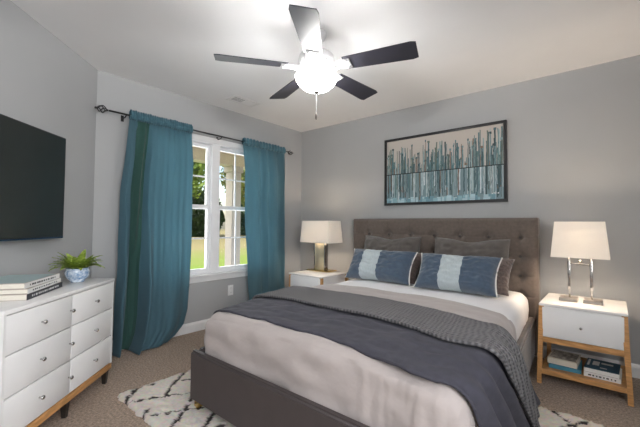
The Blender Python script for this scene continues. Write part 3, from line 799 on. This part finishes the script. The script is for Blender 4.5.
for z0, z1 in rows:
    for a, b, ks in ((du0+.014, ud-.003, (.70,)), (ud+.003, du1-.014, (.955, 1.185))):
        bm = B(); box(bm, a, b, dn1-.018, dn1-.001, z0, z1, .003); d_ = obj('drawer', bm, M_white, ds, 'auto')
        for k in ks:
            zk = (z0+z1)/2+.003; bm = B()
            tube(bm, [(k, dn1-.003, zk), (k, dn1+.012, zk)], .004, 10)
            bmesh.ops.create_uvsphere(bm, u_segments=14, v_segments=8, radius=.0125, matrix=Matrix.Translation((k, dn1+.018, zk)) @ Matrix.Diagonal((1, .65, .85, 1)))
            obj('knob', bm, M_steel, d_, True)
# dresser things
g = 'books piled on the dresser'
def onD(u, nn, z): return wallpt(u, nn, z)
br = radians(-45)+radians(180)
zb = dz+.0005
for k, (h, w_, d, lab, spm, mk, u, nn, rr, top) in enumerate([
        (.031, .40, .265, 'taupe book with a dark lettered side, bottom of the pile on the dresser', M_ink, M_wh, 1.035, .180, 11, None),
        (.025, .385, .26, 'taupe and white book in the middle of the pile on the dresser', M_wh, M_ink, 1.04, .182, 12, None),
        (.029, .37, .255, 'book with pale aqua cover on top of the pile on the dresser', M_wh, M_ink, 1.045, .178, 10, ([(-.47, .44, -.47, .47, 0)], [M_aqua]))]):
    b_ = book('coffee_table_book', onD(u, nn, zb), radians(135+rr), w_, d, h, M_taupe, lab, g, mk, top)
    bm = B(); box(bm, -w_/2, w_/2, -d/2-.0006, -d/2+.001, .0005, h-.0005); obj('spine', bm, spm, b_)
    bm = B(); box(bm, w_/2-.006, w_/2+.0006, -d/2, d/2, .0005, h-.0005); obj('end_wrap', bm, M_taupe, b_)
    zb += h+.0006

M_china = mat('blue_white_china', (.10, .22, .42), .25, vscale=45, col2=(.72, .78, .84), spec=.5)
pl = empty('potted_plant', onD(.625, .25, dz+.0005)); tag(pl, 'leafy green plant in a blue and white china bowl on the dresser', 'potted plant')
bm = B(); lathe(bm, [(r_*1.16, z_*1.15) for r_, z_ in [(.03, 0), (.036, .004), (.034, .008), (.050, .022), (.060, .042), (.062, .058), (.056, .076), (.057, .081), (.053, .081), (.050, .074), (.02, .070)]], 36); obj('bowl', bm, M_china, pl, True)
bm = B(); lathe(bm, [(.058, .081), (.04, .087), (.01, .09)], 24); obj('soil', bm, M_soil, pl, True)
M_leaf = mat('plant_leaf', (.14, .24, .025), .4, vscale=60, col2=(.38, .48, .09), stretch=(1, 1, 1))
rl = random.Random(5)
for i in range(60):
    a = i*2.4+rl.uniform(-.2, .2); ring = i/60; ln = lerp(.10, .165, rl.random()); el = lerp(1.15, .42, ring**.7)
    bm = B(); n = 8; rows_ = []
    for k in range(n+1):
        q = k/n; e = el-q*q*1.0*(.5+ring*.6); 
        if k == 0: p = Vector((.02*cos(a), .02*sin(a), .082)); 
        else: p = p+Vector((cos(e)*cos(a), cos(e)*sin(a), sin(e)))*ln/n
        wd = .021*sin(pi*min(1, .12+q*.88))**.7*(1 if q < 1 else 0)+.0004; s_ = Vector((-sin(a), cos(a), 0))
        rows_.append([bm.verts.new(p-s_*wd+Vector((0, 0, .003))), bm.verts.new(p), bm.verts.new(p+s_*wd+Vector((0, 0, .003)))])
    for r1, r2 in zip(rows_, rows_[1:]):
        for k in (0, 1): bm.faces.new((r1[k], r1[k+1], r2[k+1], r2[k]))
    obj('leaf', bm, M_leaf, pl, True)

# ------------------------------------------------------------------ rug
def rug():
    x0, x1, y0, y1 = .90, 4.0, -2.66, -1.0; st = .011
    nx, ny = int((x1-x0)/st), int((y1-y0)/st); bm = B(); cl = bm.verts.layers.float_color.new('Col'); rnd = random.Random(9)
    def lines(x, y):
        # wandering diamond lattice
        wob = .030*nz(x*3, y*3, 3); zig = .007*sin((x+y)*55)+.008*nz(x*22, y*22, 8)
        a = (x*.866-y*.5+wob)/.215; b = (x*.766+y*.643-wob+.02)/.20
        da = abs((a % 1)-.5)*.215+(9 if nz(x*5, y*5, math.floor(a)*3.3) > .45 else 0)
        db = abs((b % 1)-.5)*.20+(9 if nz(x*4, y*4, math.floor(b)*5.1) > .25 else 0)
        return min(abs(da+zig), abs(db+zig))
    vs = []
    for i in range(nx+1):
        row = []
        for j in range(ny+1):
            x = x0+i*st; y = y0+j*st; e = min(i, j, nx-i, ny-j)
            ex = .012*nz(x*25, y*25, 4) if e == 0 else 0
            z = .022+.010*rnd.random()*1+.005*nz(x*12, y*12)
            if e == 0: z = .001
            elif e == 1: z *= .75
            v = bm.verts.new((x+ex+rnd.uniform(-.003, .003), y+ex+rnd.uniform(-.003, .003), z))
            d = lines(x, y); br_ = nz(x*30, y*30, 12) > -.38
            dark = d < .0098 and br_
            c = (.05, .045, .045) if dark else tuple(q*rnd.uniform(.85, 1.05) for q in (.70, .65, .585))
            v[cl] = (*c, 1); 
            if dark: v.co.z -= .006
            row.append(v)
        vs.append(row)
    for i in range(nx):
        for j in range(ny): bm.faces.new((vs[i][j], vs[i+1][j], vs[i+1][j+1], vs[i][j+1]))
    return bm
o = obj('shag_rug', rug(), attr_mat('rug_wool', 1, .1, .6, 300), None, True)
tag(o, 'cream shag rug with black zigzag diamond lines under the bed', 'rug')

# ------------------------------------------------------------------ ceiling fan
fan = empty('ceiling_fan', (1.83, -1.79, H)); tag(fan, 'white five-blade ceiling fan with lit frosted glass bowl', 'ceiling fan')
M_fanw = mat('fan_white', (.60, .60, .61), .3, var=.01)
M_blade = mat('fan_blade', (.018, .018, .030), .5, var=.25, vscale=6, stretch=(1, 1, 1), spec=.5, coat=.3)
M_blade.node_tree.nodes['Principled BSDF'].inputs['Coat Roughness'].default_value = .4
bm = B(); lathe(bm, [(.065, 0), (.066, -.02), (.055, -.045), (.03, -.06), (.018, -.065)], 32); obj('canopy', bm, M_fanw, fan, True)
bm = B(); lathe(bm, [(.014, -.06), (.014, -.15)], 16); obj('downrod', bm, M_fanw, fan, True)
bm = B(); lathe(bm, [(.03, -.135), (.08, -.145), (.118, -.165), (.125, -.19), (.125, -.215), (.11, -.235), (.09, -.248), (.045, -.258), (.042, -.29)], 40); obj('motor_housing', bm, M_fanw, fan, 'auto')
bm = B()
for k in range(20):
    a = k*2*pi/20; bmesh.ops.create_uvsphere(bm, u_segments=10, v_segments=6, radius=.014, matrix=Matrix.Translation((.113*cos(a), .113*sin(a), -.232)) @ Matrix.Rotation(a, 4, 'Z') @ Matrix.Diagonal((.8, .9, 1.2, 1)))
obj('housing_ornament', bm, M_fanw, fan, True)
BZ = -.245
for k in range(5):
    ang = radians(17+72*k)
    Rm = Matrix.Rotation(ang, 4, 'Z'); tilt = Matrix.Rotation(radians(-12), 4, 'X')
    bm = B(); n = 14; top = []; pts = []
    for i in range(n+1):
        q = i/n; x = lerp(.20, .67, q); wd = lerp(.060, .080, q)
        if q > .93: wd *= sqrt(max(0, 1-((q-.93)/.07)**2*.25))
        pts.append((x, wd))
    up, dn = [], []
    for sgn, zz in ((1, .003), (-1, -.003)):
        rows_ = []
        for x, wd in pts: rows_.append([bm.verts.new(Vector((x, -wd, zz))), bm.verts.new(Vector((x, 0, zz))), bm.verts.new(Vector((x, wd, zz)))])
        for a_, b_ in zip(rows_, rows_[1:]):
            for i in (0, 1): bm.faces.new((a_[i], a_[i+1], b_[i+1], b_[i]))
        up.append(rows_)
    A_, C_ = up
    for i in range(n):
        bm.faces.new((A_[i][0], A_[i+1][0], C_[i+1][0], C_[i][0])); bm.faces.new((A_[i][2], A_[i+1][2], C_[i+1][2], C_[i][2]))
    for i in (0, 1):
        bm.faces.new((A_[0][i], A_[0][i+1], C_[0][i+1], C_[0][i])); bm.faces.new((A_[n][i], A_[n][i+1], C_[n][i+1], C_[n][i]))
    bmesh.ops.transform(bm, matrix=Matrix.Translation((0, 0, BZ)) @ Rm @ tilt, verts=bm.verts)
    bl = obj('blade', bm, M_blade, fan, 'auto')
    bm = B()
    tube(bm, [(.07, 0, .01), (.12, .028, -.012), (.17, .022, -.008), (.22, .038, -.008)], [.010, .011, .009, .008], 8)
    tube(bm, [(.07, 0, .01), (.12, -.028, -.012), (.17, -.022, -.008), (.22, -.038, -.008)], [.010, .011, .009, .008], 8)
    box(bm, .17, .245, -.045, .045, -.0085, -.0035, .002)
    for yy in (-.028, .028): bmesh.ops.create_uvsphere(bm, u_segments=8, v_segments=6, radius=.007, matrix=Matrix.Translation((.225, yy, -.010)))
    bmesh.ops.transform(bm, matrix=Matrix.Translation((0, 0, BZ)) @ Rm @ tilt, verts=bm.verts)
    obj('blade_iron', bm, M_fanw, fan, 'auto')
bm = B(); lathe(bm, [(.146, -.305), (.143, -.312), (.138, -.328), (.120, -.358), (.090, -.385), (.05, -.402), (.015, -.406)], 40, cap=False); obj('glass_bowl', bm, M_globe, fan, True)
bm = B(); tube(bm, [(0, 0, -.28), (0, 0, -.41)], .006, 8)
obj('light_stem', bm, M_fanw, fan, True)
bm = B(); lathe(bm, [(.002, -.332), (.132, -.330), (.132, -.334), (.002, -.336)], 32); obj('light_blocker_disc', bm, M_fanw, fan)  # added, unseen disc that keeps the bowl's inner glow off the ceiling
for k in range(3):
    a = k*2*pi/3+.5
    fl = bpy.data.lights.new('fan_bulb_light', 'POINT'); fl.energy = 11; fl.color = (1, .985, .96); fl.shadow_soft_size = .04
    fo = bpy.data.objects.new('fan_bulb_light', fl); COL.objects.link(fo); fo.parent = fan; fo.location = (.05*cos(a), .05*sin(a), -.312)
bm = B(); lathe(bm, [(.018, -.402), (.02, -.410), (.012, -.420), (.004, -.424)], 16); obj('bowl_finial', bm, M_steel, fan, True)
bm = B()
for k in range(26): bmesh.ops.create_uvsphere(bm, u_segments=6, v_segments=4, radius=.0028, matrix=Matrix.Translation((0, 0, -.426-k*.0052)))
tube(bm, [(0, 0, -.42), (0, 0, -.56)], .0012, 5)
ch = obj('pull_chain', bm, M_fanw, fan, True)
bm = B(); lathe(bm, [(.002, -.556), (.007, -.565), (.008, -.585), (.003, -.600)], 12); obj('pull_fob', bm, mat('fob', (.16, .14, .13), .4), ch, True)

# ceiling vent
V_ = empty('ceiling_vent', (.37, -1.295, H-.001)); tag(V_, 'small white air vent in the ceiling near the window', 'vent')
bm = B()
box(bm, -.085, .085, -.165, -.135, -.008, 0, .002); box(bm, -.085, .085, .135, .165, -.008, 0, .002); box(bm, -.085, -.058, -.14, .14, -.008, 0, .002); box(bm, .058, .085, -.14, .14, -.008, 0, .002)
obj('vent_frame', bm, M_trim, V_, 'auto')
bm = B(); box(bm, -.06, .06, -.136, -.005, -.0015, -.0005); obj('duct_shade_plate', bm, M_groove, V_)  # flat dark plate, painted as the shade inside the vent
bm = B()
for k in range(5): box(bm, -.052+k*.024, -.052+k*.024+.0028, -.136, -.005, -.0065, -.0015)
box(bm, -.06, .06, -.005, .136, -.006, -.0005)
for k in range(8): box(bm, -.055+k*.0145, -.055+k*.0145+.006, .0, .13, -.0085, -.006)
obj('louvre', bm, M_trim, V_)
